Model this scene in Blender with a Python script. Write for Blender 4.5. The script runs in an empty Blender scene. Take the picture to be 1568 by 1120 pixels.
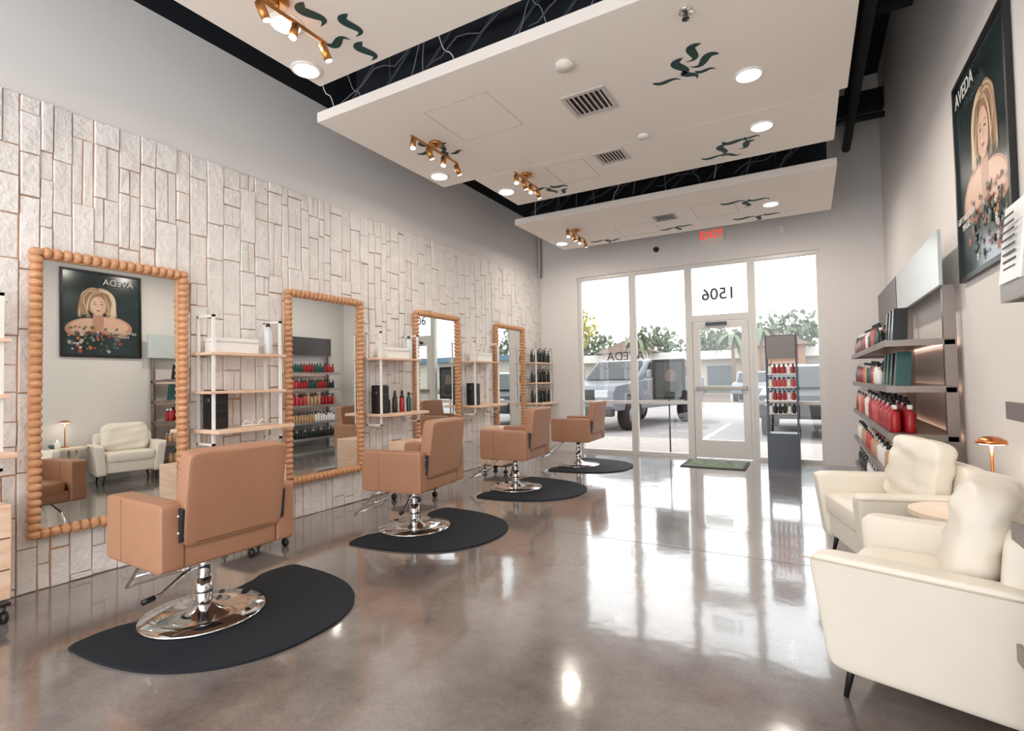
import bpy, bmesh, math, random
from mathutils import Vector, Matrix, Euler
random.seed(7)
scn=bpy.context.scene
scn.view_settings.view_transform='Standard'
scn.view_settings.exposure=.17
D=8.45; W=5.13; YB=-1.4; ZC=5.3  # shell left open at its rear end so sky light fills the room

def lin(c):
    o=[]
    for v in c[:3]:
        v=v/255.0
        o.append(v/12.92 if v<=0.04045 else ((v+0.055)/1.055)**2.4)
    return (o[0],o[1],o[2],1.0)

# ---------------------------------------------------------------- materials
MATS={}
def mat(name,col,rough=.5,metal=0.0,coat=0.0,bump=0.0,bscale=40,vary=0.0,vscale=4.0,emit=None,estr=0.0,spec=None,bdist=.01):
    if name in MATS: return MATS[name]
    m=bpy.data.materials.new(name); m.use_nodes=True
    nt=m.node_tree; b=nt.nodes['Principled BSDF']
    c=lin(col)
    b.inputs['Base Color'].default_value=c
    b.inputs['Roughness'].default_value=rough
    b.inputs['Metallic'].default_value=metal
    if coat: b.inputs['Coat Weight'].default_value=coat
    if spec is not None: b.inputs['Specular IOR Level'].default_value=spec
    if emit: 
        b.inputs['Emission Color'].default_value=lin(emit); b.inputs['Emission Strength'].default_value=estr
    tc=None
    if bump or vary: tc=nt.nodes.new('ShaderNodeTexCoord')
    if vary:
        n=nt.nodes.new('ShaderNodeTexNoise'); n.inputs['Scale'].default_value=vscale; n.inputs['Detail'].default_value=5
        nt.links.new(tc.outputs['Object'],n.inputs['Vector'])
        r=nt.nodes.new('ShaderNodeValToRGB')
        r.color_ramp.elements[0].position=.3; r.color_ramp.elements[1].position=.7
        r.color_ramp.elements[0].color=tuple(x*(1-vary) for x in c[:3])+(1,)
        r.color_ramp.elements[1].color=tuple(min(1,x*(1+vary)) for x in c[:3])+(1,)
        nt.links.new(n.outputs['Fac'],r.inputs['Fac']); nt.links.new(r.outputs['Color'],b.inputs['Base Color'])
    if bump:
        n=nt.nodes.new('ShaderNodeTexNoise'); n.inputs['Scale'].default_value=bscale; n.inputs['Detail'].default_value=6
        nt.links.new(tc.outputs['Object'],n.inputs['Vector'])
        bp=nt.nodes.new('ShaderNodeBump'); bp.inputs['Strength'].default_value=bump; bp.inputs['Distance'].default_value=bdist
        nt.links.new(n.outputs['Fac'],bp.inputs['Height']); nt.links.new(bp.outputs['Normal'],b.inputs['Normal'])
    MATS[name]=m
    return m

def glass_mat():
    m=bpy.data.materials.new('window_glass'); m.use_nodes=True; nt=m.node_tree
    for n in list(nt.nodes): nt.nodes.remove(n)
    o=nt.nodes.new('ShaderNodeOutputMaterial'); t=nt.nodes.new('ShaderNodeBsdfTransparent'); g=nt.nodes.new('ShaderNodeBsdfGlossy')
    g.inputs['Roughness'].default_value=.01; t.inputs['Color'].default_value=(.96,.97,.97,1)
    mx=nt.nodes.new('ShaderNodeMixShader'); mx.inputs[0].default_value=.04
    nt.links.new(t.outputs[0],mx.inputs[1]); nt.links.new(g.outputs[0],mx.inputs[2]); nt.links.new(mx.outputs[0],o.inputs[0])
    return m
GLASS=glass_mat()

def floor_mat():
    m=bpy.data.materials.new('polished_concrete'); m.use_nodes=True; nt=m.node_tree; b=nt.nodes['Principled BSDF']
    tc=nt.nodes.new('ShaderNodeTexCoord')
    n1=nt.nodes.new('ShaderNodeTexNoise'); n1.inputs['Scale'].default_value=1.3; n1.inputs['Detail'].default_value=12; n1.inputs['Roughness'].default_value=.68
    n2=nt.nodes.new('ShaderNodeTexNoise'); n2.inputs['Scale'].default_value=60; n2.inputs['Detail'].default_value=3
    for n in (n1,n2): nt.links.new(tc.outputs['Object'],n.inputs['Vector'])
    r=nt.nodes.new('ShaderNodeValToRGB'); e=r.color_ramp.elements
    e[0].position=.32; e[0].color=lin((98,90,86)); e[1].position=.68; e[1].color=lin((150,141,136))
    nt.links.new(n1.outputs['Fac'],r.inputs['Fac'])
    r2=nt.nodes.new('ShaderNodeValToRGB'); e=r2.color_ramp.elements
    e[0].position=.3; e[0].color=(.86,.86,.86,1); e[1].position=.6; e[1].color=(1.0,1.0,1.0,1)
    nt.links.new(n2.outputs['Fac'],r2.inputs['Fac'])
    mx=nt.nodes.new('ShaderNodeMix'); mx.data_type='RGBA'; mx.blend_type='MULTIPLY'; mx.inputs['Factor'].default_value=1
    nt.links.new(r.outputs['Color'],mx.inputs['A']); nt.links.new(r2.outputs['Color'],mx.inputs['B'])
    nt.links.new(mx.outputs['Result'],b.inputs['Base Color'])
    r3=nt.nodes.new('ShaderNodeMapRange'); r3.inputs['To Min'].default_value=.10; r3.inputs['To Max'].default_value=.22
    nt.links.new(n1.outputs['Fac'],r3.inputs['Value']); nt.links.new(r3.outputs['Result'],b.inputs['Roughness'])
    b.inputs['Coat Weight'].default_value=1.0; b.inputs['Coat Roughness'].default_value=.08; b.inputs['Coat IOR'].default_value=1.85
    n3=nt.nodes.new('ShaderNodeTexNoise'); n3.inputs['Scale'].default_value=2.5; n3.inputs['Detail'].default_value=3
    nt.links.new(tc.outputs['Object'],n3.inputs['Vector'])
    bp=nt.nodes.new('ShaderNodeBump'); bp.inputs['Strength'].default_value=.12; bp.inputs['Distance'].default_value=.02
    nt.links.new(n3.outputs['Fac'],bp.inputs['Height']); nt.links.new(bp.outputs['Normal'],b.inputs['Normal']); nt.links.new(bp.outputs['Normal'],b.inputs['Coat Normal'])
    return m

def wood_mat(name,c1,c2,scale=3.0,rough=.45):
    m=bpy.data.materials.new(name); m.use_nodes=True; nt=m.node_tree; b=nt.nodes['Principled BSDF']
    tc=nt.nodes.new('ShaderNodeTexCoord'); mp=nt.nodes.new('ShaderNodeMapping'); mp.inputs['Scale'].default_value=(1,1,6)
    nt.links.new(tc.outputs['Object'],mp.inputs['Vector'])
    n=nt.nodes.new('ShaderNodeTexNoise'); n.inputs['Scale'].default_value=scale; n.inputs['Detail'].default_value=6
    nt.links.new(mp.outputs['Vector'],n.inputs['Vector'])
    r=nt.nodes.new('ShaderNodeValToRGB'); e=r.color_ramp.elements
    e[0].position=.35; e[0].color=lin(c1); e[1].position=.65; e[1].color=lin(c2)
    nt.links.new(n.outputs['Fac'],r.inputs['Fac']); nt.links.new(r.outputs['Color'],b.inputs['Base Color'])
    b.inputs['Roughness'].default_value=rough
    return m

M_wall=mat('wall_paint',(228,224,221),.8,bump=.05,bscale=120)
M_dark=mat('dark_paint',(14,20,28),.9)
M_ceil=mat('ceiling_panel_paint',(238,230,222),.85)
M_tile=mat('white_painted_tile',(232,227,223),.8,bump=1.0,bscale=24,vary=.06,vscale=7,bdist=.016)
M_grout=mat('tile_gap',(190,142,108),.9)
M_alu=mat('window_aluminium',(214,210,205),.4,.1)
M_bead=wood_mat('bead_wood',(196,140,98),(216,166,126),14)
M_wood=wood_mat('light_wood',(226,188,158),(238,208,184),5)
M_wshelf=mat('white_metal',(240,236,230),.4)
M_tan=mat('tan_leather',(168,122,94),.45,bump=.08,bscale=150,vary=.05)
M_seam=mat('leather_seam',(110,74,54),.7)
M_chrome=mat('chrome',(225,225,225),.08,1.0)
M_steel=mat('brushed_steel',(150,140,134),.4,.8)
M_dsteel=mat('dark_steel',(70,72,76),.35,.8)
M_black=mat('black_plastic',(22,23,26),.4)
M_rubber=mat('black_rubber_mat',(28,33,40),.75,bump=.1,bscale=200,spec=.3)
M_cream=mat('cream_leather',(234,226,212),.42,bump=.06,bscale=60,vary=.02)
M_brass=mat('brass',(196,140,82),.3,1.0)
M_copper=mat('copper',(214,134,84),.3,1.0)
M_green=mat('green_paint',(14,60,56),.6)
M_mirror=mat('mirror_silver',(228,231,229),.005,1.0)
M_red=mat('red_bottle',(168,26,34),.25)
M_red2=mat('pink_bottle',(205,70,72),.3)
M_teal=mat('teal_bottle',(30,82,80),.3)
M_dkg=mat('dark_bottle',(30,36,34),.25)
M_amber=mat('tan_bottle',(200,160,120),.35)
M_white=mat('white_plastic',(240,238,234),.35)
M_clear=mat('clear_plastic',(215,220,222),.1,spec=.8)
M_lamp=mat('lamp_lens',(255,244,230),.3,emit=(255,244,228),estr=12)

# ---------------------------------------------------------------- mesh builder
class MB:
    def __init__(s): s.bm=bmesh.new(); s.mats=[]; s.M=Matrix.Identity(4)
    def mi(s,m):
        if m not in s.mats: s.mats.append(m)
        return s.mats.index(m)
    def add(s,t,m,smooth=False,M=None):
        i=s.mi(m)
        for f in t.faces: f.material_index=i; f.smooth=smooth
        X=s.M@M if M is not None else s.M
        bmesh.ops.transform(t,matrix=X,verts=t.verts)
        me=bpy.data.meshes.new('tmp'); t.to_mesh(me); t.free()
        s.bm.from_mesh(me); bpy.data.meshes.remove(me)
    def box(s,lo,hi,m,b=0,seg=2,rot=None,smooth=None):
        t=bmesh.new(); bmesh.ops.create_cube(t,size=1)
        sz=[hi[i]-lo[i] for i in range(3)]; c=Vector([(hi[i]+lo[i])/2 for i in range(3)])
        bmesh.ops.scale(t,vec=sz,verts=t.verts)
        if b: bmesh.ops.bevel(t,geom=list(t.edges),offset=b,segments=seg,affect='EDGES',profile=.5)
        Mx=Matrix.Translation(c)
        if rot: Mx=Mx@Euler(rot).to_matrix().to_4x4()
        s.add(t,m,bool(b and seg>2) if smooth is None else smooth,Mx)
    def cyl(s,p0,p1,r,m,r2=None,n=20,smooth=True):
        p0=Vector(p0);p1=Vector(p1);d=p1-p0
        t=bmesh.new(); bmesh.ops.create_cone(t,cap_ends=True,segments=n,radius1=r,radius2=r if r2 is None else r2,depth=d.length)
        Mx=Matrix.Translation((p0+p1)/2)@d.to_track_quat('Z','Y').to_matrix().to_4x4()
        s.add(t,m,smooth,Mx)
    def sph(s,c,r,m,sc=(1,1,1),n=16,rot=None):
        t=bmesh.new(); bmesh.ops.create_uvsphere(t,u_segments=n,v_segments=max(6,n//2+2),radius=r)
        Mx=Matrix.Translation(c)
        if rot: Mx=Mx@Euler(rot).to_matrix().to_4x4()
        s.add(t,m,True,Mx@Matrix.Diagonal((*sc,1)))
    def puff(s,c,size,m,e1=.4,e2=.4,rot=None,n=28,fn=None):
        t=bmesh.new(); a,b,cc=[x/2 for x in size]
        sg=lambda w,e: math.copysign(abs(w)**e,w)
        rows=[]
        nv=n//2
        for j in range(1,nv):
            v=-math.pi/2+math.pi*j/nv; row=[]
            for i in range(n):
                u=-math.pi+2*math.pi*i/n
                p=[a*sg(math.cos(v),e1)*sg(math.cos(u),e2),b*sg(math.cos(v),e1)*sg(math.sin(u),e2),cc*sg(math.sin(v),e1)]
                if fn: p=fn(p)
                row.append(t.verts.new(p))
            rows.append(row)
        bo=[0,0,-cc]; to=[0,0,cc]
        if fn: bo=fn(bo);to=fn(to)
        bo=t.verts.new(bo); to=t.verts.new(to)
        for j in range(len(rows)-1):
            for i in range(n):
                k=(i+1)%n; t.faces.new((rows[j][i],rows[j][k],rows[j+1][k],rows[j+1][i]))
        for i in range(n):
            k=(i+1)%n; t.faces.new((bo,rows[0][k],rows[0][i])); t.faces.new((to,rows[-1][i],rows[-1][k]))
        Mx=Matrix.Translation(c)
        if rot: Mx=Mx@Euler(rot).to_matrix().to_4x4()
        s.add(t,m,True,Mx)
    def tube(s,pts,r,m,n=10,close=False):
        pts=[Vector(p) for p in pts]
        t=bmesh.new(); rings=[]; N=len(pts)
        up=None
        for i,p in enumerate(pts):
            a=pts[i-1] if (i>0 or close) else p; b=pts[(i+1)%N] if (i<N-1 or close) else p
            d=(b-a).normalized()
            if up is None:
                up=Vector((0,0,1)) if abs(d.z)<.9 else Vector((1,0,0))
            x=d.cross(up).normalized(); y=x.cross(d).normalized(); up=y
            rr=r[i] if isinstance(r,(list,tuple)) else r
            rings.append([t.verts.new(p+x*rr*math.cos(2*math.pi*k/n)+y*rr*math.sin(2*math.pi*k/n)) for k in range(n)])
        for i in range(N if close else N-1):
            A=rings[i];B=rings[(i+1)%N]
            for k in range(n):
                l=(k+1)%n; t.faces.new((A[k],A[l],B[l],B[k]))
        if not close:
            t.faces.new(rings[0][::-1]); t.faces.new(rings[-1])
        s.add(t,m,True)
    def prism(s,pts,d,m,b=0,seg=2,M=None,smooth=False):
        t=bmesh.new(); vs=[t.verts.new(p) for p in pts]; f=t.faces.new(vs)
        r=bmesh.ops.extrude_face_region(t,geom=[f]); vv=[g for g in r['geom'] if isinstance(g,bmesh.types.BMVert)]
        bmesh.ops.translate(t,vec=d,verts=vv)
        bmesh.ops.recalc_face_normals(t,faces=t.faces)
        if b: bmesh.ops.bevel(t,geom=list(t.edges),offset=b,segments=seg,affect='EDGES',profile=.5)
        s.add(t,m,smooth,M)
    def face(s,pts,m):
        t=bmesh.new(); t.faces.new([t.verts.new(p) for p in pts]); s.add(t,m)
    def lathe(s,prof,c,m,n=20):
        t=bmesh.new(); rows=[]
        for (r,z) in prof:
            rows.append([t.verts.new((r*math.cos(2*math.pi*k/n),r*math.sin(2*math.pi*k/n),z)) for k in range(n)])
        for j in range(len(rows)-1):
            for k in range(n):
                l=(k+1)%n; t.faces.new((rows[j][k],rows[j][l],rows[j+1][l],rows[j+1][k]))
        t.faces.new(rows[0][::-1]); t.faces.new(rows[-1])
        s.add(t,m,True,Matrix.Translation(c))
    def done(s,name,loc=(0,0,0),rotz=0,parent=None,rot=None):
        me=bpy.data.meshes.new(name); s.bm.to_mesh(me); s.bm.free()
        for m in s.mats: me.materials.append(m)
        ob=bpy.data.objects.new(name,me); scn.collection.objects.link(ob)
        ob.location=loc; ob.rotation_euler=rot if rot else (0,0,rotz)
        if parent: ob.parent=parent
        return ob
def inst(src,name,loc,rotz=0):
    ob=bpy.data.objects.new(name,src.data); scn.collection.objects.link(ob); ob.location=loc; ob.rotation_euler=(0,0,rotz); return ob
def empty(name,loc=(0,0,0)):
    e=bpy.data.objects.new(name,None); scn.collection.objects.link(e); e.location=loc; return e
def text(body,size,loc,rot,m,name,parent=None,align='CENTER',ext=.001,bold=0.0):
    c=bpy.data.curves.new(name,'FONT'); c.body=body; c.size=size; c.align_x=align; c.align_y='CENTER'; c.extrude=ext; c.offset=bold
    c.materials.append(m)
    o=bpy.data.objects.new(name,c); scn.collection.objects.link(o); o.location=loc; o.rotation_euler=rot
    if parent: o.parent=parent
    return o
def simple(name,boxes):
    b=MB()
    for (lo,hi,m) in boxes: b.box(lo,hi,m)
    return b.done(name)

# ---------------------------------------------------------------- room shell
simple('floor',[((-.2,YB,-.1),(W+.2,D+.2,0),floor_mat())])
b=MB()
M_joint=mat('floor_joint',(104,94,88),.5)
b.box((0.0,3.95,0.0),(W,3.955,.0006),M_joint)
b.done('floor_joint_line')  # thin strip laid on the floor as its joint line
simple('wall_left',[((-.2,YB,0),(0,D+.2,4.08),M_wall),((-.2,YB,4.08),(0,D+.2,ZC),M_dark)])
simple('wall_right',[((W,YB,0),(W+.2,D+.2,ZC),M_wall)])
WX0,WX1,WH=.74,4.40,3.02
simple('wall_far',[((0,D,0),(WX0,D+.18,ZC),M_wall),((WX1,D,0),(W,D+.18,ZC),M_wall),((WX0,D,WH),(WX1,D+.18,ZC),M_wall)])
simple('ceiling',[((-.2,YB,ZC),(W+.2,D+.2,ZC+.1),M_dark)])

# tile feature wall
b=MB(); b.box((0.0,YB,0),(.007,D-.001,3.085),M_grout)
y=YB+.002
t=bmesh.new()
def tile(y0,y1,z0,z1,dep,tl):
    vs=[]
    for (yy,zz,k) in ((y0,z0,0),(y1,z0,1),(y1,z1,2),(y0,z1,3)):
        vs.append((dep+tl[k],yy,zz))
    g=random.uniform(.0004,.003); ch=.0045
    j=[random.uniform(0,.0035) for _ in range(8)]
    def ring(xoff,ext):
        o=[]
        for i,v in enumerate(vs):
            o.append(t.verts.new((.005 if xoff is None else v[0]-xoff, v[1]+(g+ext+j[i] if i in(0,3) else -g-ext-j[i]), v[2]+(g+ext+j[i+4] if i<2 else -g-ext-j[i+4]))))
        return o
    outer=ring(None,0); mid=ring(ch,0); top=ring(0,ch)
    for A,B in ((outer,mid),(mid,top)):
        for i in range(4):
            k=(i+1)%4; t.faces.new((A[i],A[k],B[k],B[i]))
    t.faces.new(top)
while y<D-.02:
    w=random.choice([.065,.08,.1,.12,.135,.15])
    if D-y-w<.06: w=D-.002-y
    z=0.0
    z-=random.uniform(0,.3)
    while z<3.08:
        h=random.uniform(.14,.5); z1=min(z+h,3.085)
        if 3.085-z1<.06: z1=3.085
        z0=max(z,0.0)
        if z1-z0>.01:
            dep=random.uniform(.013,.030); tl=[random.uniform(-.004,.004) for _ in range(4)]
            if w>.11 and random.random()<.3:
                ym=y+w*random.choice([.4,.5,.6]); tile(y,ym,z0,z1,dep,tl); tile(ym,y+w,z0,z1,max(.013,dep*.65),tl)
            else: tile(y,y+w,z0,z1,dep,tl)
        z=z1
    y+=w
bmesh.ops.recalc_face_normals(t,faces=t.faces)
b.add(t,M_tile); b.done('wall_left_tile_cladding')

# ---------------------------------------------------------------- storefront
def frame_rect(b,x0,x1,z0,z1,w,y0=D+.03,y1=D+.11,m=M_alu,g=True):
    b.box((x0,y0,z0),(x0+w,y1,z1),m); b.box((x1-w,y0,z0),(x1,y1,z1),m)
    b.box((x0+w,y0,z0),(x1-w,y1,z0+w),m); b.box((x0+w,y0,z1-w),(x1-w,y1,z1),m)
    if g: b.box((x0+w,(y0+y1)/2-.004,z0+w),(x1-w,(y0+y1)/2+.004,z1-w),GLASS)
b=MB()
frame_rect(b,WX0,1.70,0,WH,.055); frame_rect(b,1.70,2.60,0,WH,.055)
b.box((WX0+.055,D+.03,.83),(1.645,D+.11,.88),M_alu); b.box((1.755,D+.03,.83),(2.545,D+.11,.88),M_alu)
b.done('window_1')
b=MB(); frame_rect(b,3.50,WX1,0,WH,.055); b.box((3.555,D+.03,.83),(4.345,D+.11,.88),M_alu); b.done('window_2')
b=MB(); frame_rect(b,2.60,3.50,2.16,WH,.05); b.done('window_3')
b=MB()
b.box((2.60,D+.02,0),(2.645,D+.12,2.16),M_alu); b.box((3.455,D+.02,0),(3.50,D+.12,2.16),M_alu); b.box((2.645,D+.02,2.11),(3.455,D+.12,2.16),M_alu)
x0,x1=2.65,3.45; y0,y1=D+.03,D+.09
b.box((x0,y0,.01),(x0+.1,y1,2.1),M_alu); b.box((x1-.1,y0,.01),(x1,y1,2.1),M_alu)
b.box((x0+.1,y0,.01),(x1-.1,y1,.28),M_alu); b.box((x0+.1,y0,2.0),(x1-.1,y1,2.1),M_alu)
b.box((x0+.1,y0+.025,.28),(x1-.1,y0+.033,2.0),GLASS)
b.box((x0+.03,y0-.06,1.05),(x1-.03,y0-.03,1.10),M_steel,.008)
for x in (x0+.05,x1-.08): b.box((x,y0-.04,1.055),(x+.03,y0,1.095),M_steel)
b.box((2.85,y0-.05,2.04),(3.15,y0,2.09),M_dsteel)
b.box((x0+.12,y0+.018,.86),(x0+.52,y0+.02,1.0),M_white)
b.done('door_1')
dg=mat('decal_grey',(70,74,80),.6)
e=empty('street_number_decal',(3.04,D+.065,2.52)); text('1506',.25,(0,0,0),(math.pi/2,0,math.pi),dg,'digits',e,bold=.004)
e=empty('window_lettering_decal',(1.55,D+.065,1.62)); text('AVEDA',.2,(0,0,0),(math.pi/2,0,math.pi),dg,'letters',e)
b=MB(); b.box((1.98,D+.12,.9),(2.5,D+.14,1.55),M_black); b.box((2.03,D+.112,.95),(2.45,D+.12,1.5),mat('poster_grey',(84,92,94),.5))
b.sph((2.27,D+.113,1.28),.09,mat('poster_skin_dark',(150,130,120),.6),(1,.05,1.2)); b.sph((2.27,D+.1125,1.1),.13,mat('poster_cloth',(60,66,68),.6),(1,.03,.8)); b.cyl((2.24,D+.13,0),(2.24,D+.13,.9),.012,M_dsteel); b.box((2.08,D+.19,-.01),(2.4,D+.23,.0),M_dsteel); b.done('sidewalk_poster_stand')
# exit sign
M_exr=mat('exit_red',(225,60,48),.5,emit=(255,50,38),estr=.9)
e=empty('exit_sign',(2.98,D-.03,3.42))
b=MB(); b.box((-.18,-.025,-.11),(.18,.03,.11),mat('exit_body',(244,226,218),.5),.006); b.done('housing',parent=e)
text('EXIT',.17,(0,-.028,0),(math.pi/2,0,0),M_exr,'letters',e)
b=MB(); b.cyl((2.13,D,3.32),(2.13,D-.05,3.32),.04,M_black); b.sph((2.13,D-.05,3.32),.035,M_black); b.done('security_camera')
b=MB(); b.box((3.9,D-.03,3.3),(3.96,D,3.42),M_white,.005); b.done('motion_sensor')
b=MB()
b.cyl((.06,D-.03,3.09),(.06,D-.03,5.2),.02,mat('conduit',(150,148,146),.5)); b.done('conduit_pipe')

# ---------------------------------------------------------------- ceiling clouds
ZP=3.35
def slab(name,x0,x1,y0,y1,z=ZP,th=.08):
    b=MB(); b.box((x0,y0,z),(x1,y1,z+th),M_ceil,.004,1)
    for fx in (.15,.85):
        for fy in (.15,.85):
            xx=x0+(x1-x0)*fx; yy=y0+(y1-y0)*fy; b.cyl((xx,yy,z+th),(xx,yy,ZC),.006,M_dsteel,n=6)
    return b.done(name)
slab('ceiling_cloud_panel',1.27,4.52,YB+.2,2.50)
slab('ceiling_cloud_panel.001',.84,4.52,2.83,4.50)
slab('ceiling_cloud_panel.002',1.24,4.47,4.505,5.44)
slab('ceiling_cloud_panel.003',.82,4.52,6.11,7.73)
Mj=mat('joist_grey',(50,56,66),.7)
b=MB()
for y in (2.2,4.2,5.75,7.9): b.box((0,y,4.6),(W,y+.12,4.85),M_dark)
for x in (1.2,2.4,3.6,4.75): b.box((x,YB,4.85),(x+.06,D,5.1),M_dark)
b.cyl((4.75,YB,4.35),(4.75,D,4.35),.05,M_dark); b.cyl((4.3,7.9,4.5),(W,7.9,4.5),.04,M_dsteel)
b.box((.9,6.55,3.62),(4.45,7.9,4.55),M_dark); b.box((.9,3.2,3.62),(4.4,5.1,4.6),M_dark)  # black boxes added above the panels to keep the gaps dark
for yc in (3.06,6.40):
    b.box((.86,yc-.02,3.46),(4.45,yc+.02,3.50),Mj); b.box((.86,yc-.02,3.84),(4.45,yc+.02,3.88),Mj)
    for k in range(9):
        x=.9+k*.38; b.cyl((x,yc,3.5),(x+.38,yc,3.84),.014,Mj,n=8)
b.done('ceiling_beams_and_blockers')
b=MB(); Mc=mat('cable',(130,134,142),.5)
rr=random.Random(4)
for (yc) in (2.93,6.22):
    for i in range(11):
        x=1.0+i*.3+rr.uniform(-.1,.1); pts=[]; dx=rr.uniform(-.35,.35); dy=rr.uniform(-.03,.05)
        for k in range(13):
            q=k/12; pts.append((x+dx*q,yc+dy*math.sin(q*5),3.445+q*.45+.05*math.sin(q*7+i)**2))
        b.tube(pts,.0035,Mc if i%4 else M_white,6)
    for i in range(4):
        x=1.0+i*.85; pts=[(x+q*.08,yc+.03*math.sin(q+i),3.50+.05*abs(math.sin(q*.9+i))+.02*q) for q in range(10)]
        b.tube(pts,.006,mat('cable_dark',(80,84,92),.5),6)
b.done('ceiling_cables')

def leaf(b,cx,cy,ang,L,w,curv):
    n=16; A=[];B=[]; z=ZP-.0015; w*=1.2; L*=1.02; curv*=.8
    for k in range(n+1):
        q=k/n; s=(q-.5)*L; off=curv*L*math.sin(q*2*math.pi)*.22
        ww=w*math.sin(math.pi*min(1,q**.7))*.5
        dd=curv*math.cos(q*2*math.pi)*.22*2*math.pi; nl=math.hypot(1,dd)
        for lst,sg in ((A,1),(B,-1)):
            x=s-sg*ww*dd/nl; yv=off+sg*ww/nl
            lst.append((cx+x*math.cos(ang)-yv*math.sin(ang),cy+x*math.sin(ang)+yv*math.cos(ang),z))
    t=bmesh.new(); va=[t.verts.new(p) for p in A]; vb=[t.verts.new(p) for p in B]
    for k in range(n):
        t.faces.new((va[k],va[k+1],vb[k+1],vb[k]))
    b.add(t,M_green)
def motif(name,lst):
    b=MB()
    for l in lst: leaf(b,*l)
    b.done(name)
motif('painted_leaf_motif',[(1.82,1.98,2.0,.2,.06,1.2),(1.94,2.16,2.2,.2,.05,1.2),(1.76,2.22,.4,.17,.045,1.1),(1.84,2.38,2.1,.19,.055,1.2)])
motif('painted_leaf_motif.001',[(3.40,3.72,.35,.2,.035,.6),(3.52,3.60,1.9,.22,.055,1.1),(3.62,3.48,2.3,.2,.05,1.2),(3.67,3.60,2.9,.2,.05,1),(3.56,3.72,1.2,.16,.045,.7),(3.66,3.72,.4,.14,.03,.7)])
motif('painted_leaf_motif.002',[(1.24,3.72,.3,.2,.04,.7),(1.33,3.62,1.6,.18,.055,1),(1.42,3.72,2.6,.2,.05,1),(1.36,3.85,1.3,.14,.045,-1),(1.48,3.86,.2,.14,.035,.8)])
motif('painted_leaf_motif.003',[(3.48,5.25,.3,.22,.04,.7),(3.58,5.12,2.0,.24,.055,1),(3.70,5.0,.5,.22,.055,1),(3.78,5.12,2.5,.2,.05,1),(3.64,5.28,.1,.18,.04,-1),(3.84,4.98,.5,.14,.03,1)])
motif('painted_leaf_motif.004',[(1.70,5.1,.3,.2,.05,.8),(1.80,5.22,1.8,.2,.05,1),(1.92,5.14,.8,.2,.05,1),(1.90,5.3,2.6,.18,.04,1)])
motif('painted_leaf_motif.005',[(1.50,7.52,.5,.26,.05,1),(1.62,7.6,2.1,.22,.05,1),(1.74,7.58,.2,.2,.05,1)])
motif('painted_leaf_motif.006',[(2.56,7.45,.3,.24,.05,1),(2.68,7.5,2.0,.24,.05,1),(2.80,7.42,.6,.2,.05,1)])
motif('painted_leaf_motif.007',[(3.48,6.75,.3,.3,.06,.8),(3.62,6.9,2.0,.26,.06,1),(3.76,6.8,.6,.26,.05,1),(3.54,7.5,.3,.3,.06,.8),(3.7,7.6,2.2,.26,.05,1),(3.86,7.5,.6,.2,.05,1)])
# downlights
def can(name,x,y,p):
    e=empty(name,(x,y,ZP))
    b=MB(); b.lathe([(.098,0),(.098,-.008),(.085,-.012)],(0,0,0),M_white,28); b.cyl((0,0,-.0115),(0,0,-.0145),.078,M_lamp,n=28); b.done('trim_ring',parent=e)
    l=bpy.data.lights.new('downlight_lamp','AREA'); l.shape='DISK'; l.size=.15; l.energy=p*.85; l.color=(1,.91,.81)
    o=bpy.data.objects.new('lamp',l); scn.collection.objects.link(o); o.parent=e; o.location=(0,0,-.02)
cans_with_fill=[(1.63,1.95,7),(1.36,2.31,4.5),(1.0,4.22,7),(3.91,3.93,15),(3.93,4.80,17),(1.36,4.96,11),(3.87,7.05,22),(.97,7.32,14),(3.9,1.6,8),(3.9,.2,4),(1.6,.2,3)]  # last three are unseen, added as fill light
for i,(x,y,p) in enumerate(cans_with_fill): can('recessed_downlight' if i==0 else 'recessed_downlight.%03d'%i,x,y,p)
def track(name,x,y,yaw=math.pi/2,L=.66):
    b=MB()
    b.cyl((0,0,0),(0,0,-.022),.06,M_brass,n=28); b.cyl((0,0,-.022),(0,0,-.06),.010,M_brass)
    b.box((-L/2,-.009,-.073),(L/2,.009,-.057),M_brass,.003)
    for k,xx in enumerate((-L/2+.03,-L/6,L/6,L/2-.03)):
        tx=.03*((k%2)*2-1)
        b.cyl((xx,0,-.073),(xx,0,-.095),.007,M_brass)
        b.cyl((xx,0,-.09),(xx+tx,-.02,-.175),.024,M_brass,n=20); b.cyl((xx+tx,-.02,-.175),(xx+tx*1.02,-.0203,-.1768),.020,M_lamp)
    return b.done(name,(x,y,ZP),yaw)
track('brass_track_light',1.76,1.80); track('brass_track_light.001',1.42,3.62); track('brass_track_light.002',1.77,4.66,L=.5); track('brass_track_light.003',1.43,6.78)
def vent(name,x,y,w=.34):
    b=MB(); Mv=mat('vent_grey',(200,192,186),.5,.1)
    h=w/2
    b.box((-h,-h,-.012),(h,-h+.03,0),Mv);b.box((-h,h-.03,-.012),(h,h,0),Mv);b.box((-h,-h+.03,-.012),(-h+.03,h-.03,0),Mv);b.box((h-.03,-h+.03,-.012),(h,h-.03,0),Mv)
    b.box((-h+.03,-h+.03,-.001),(h-.03,h-.03,0),M_black)
    for k in range(7):
        xx=-h+.05+k*(w-.1)/6; b.box((xx-.012,-h+.03,-.011),(xx+.006,h-.03,-.006),Mv,rot=(0,.5,0))
    b.done(name,(x,y,ZP))
vent('air_vent',2.83,3.69); vent('air_vent.001',2.66,4.70,.28); vent('air_vent.002',2.64,6.87,.3)
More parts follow.
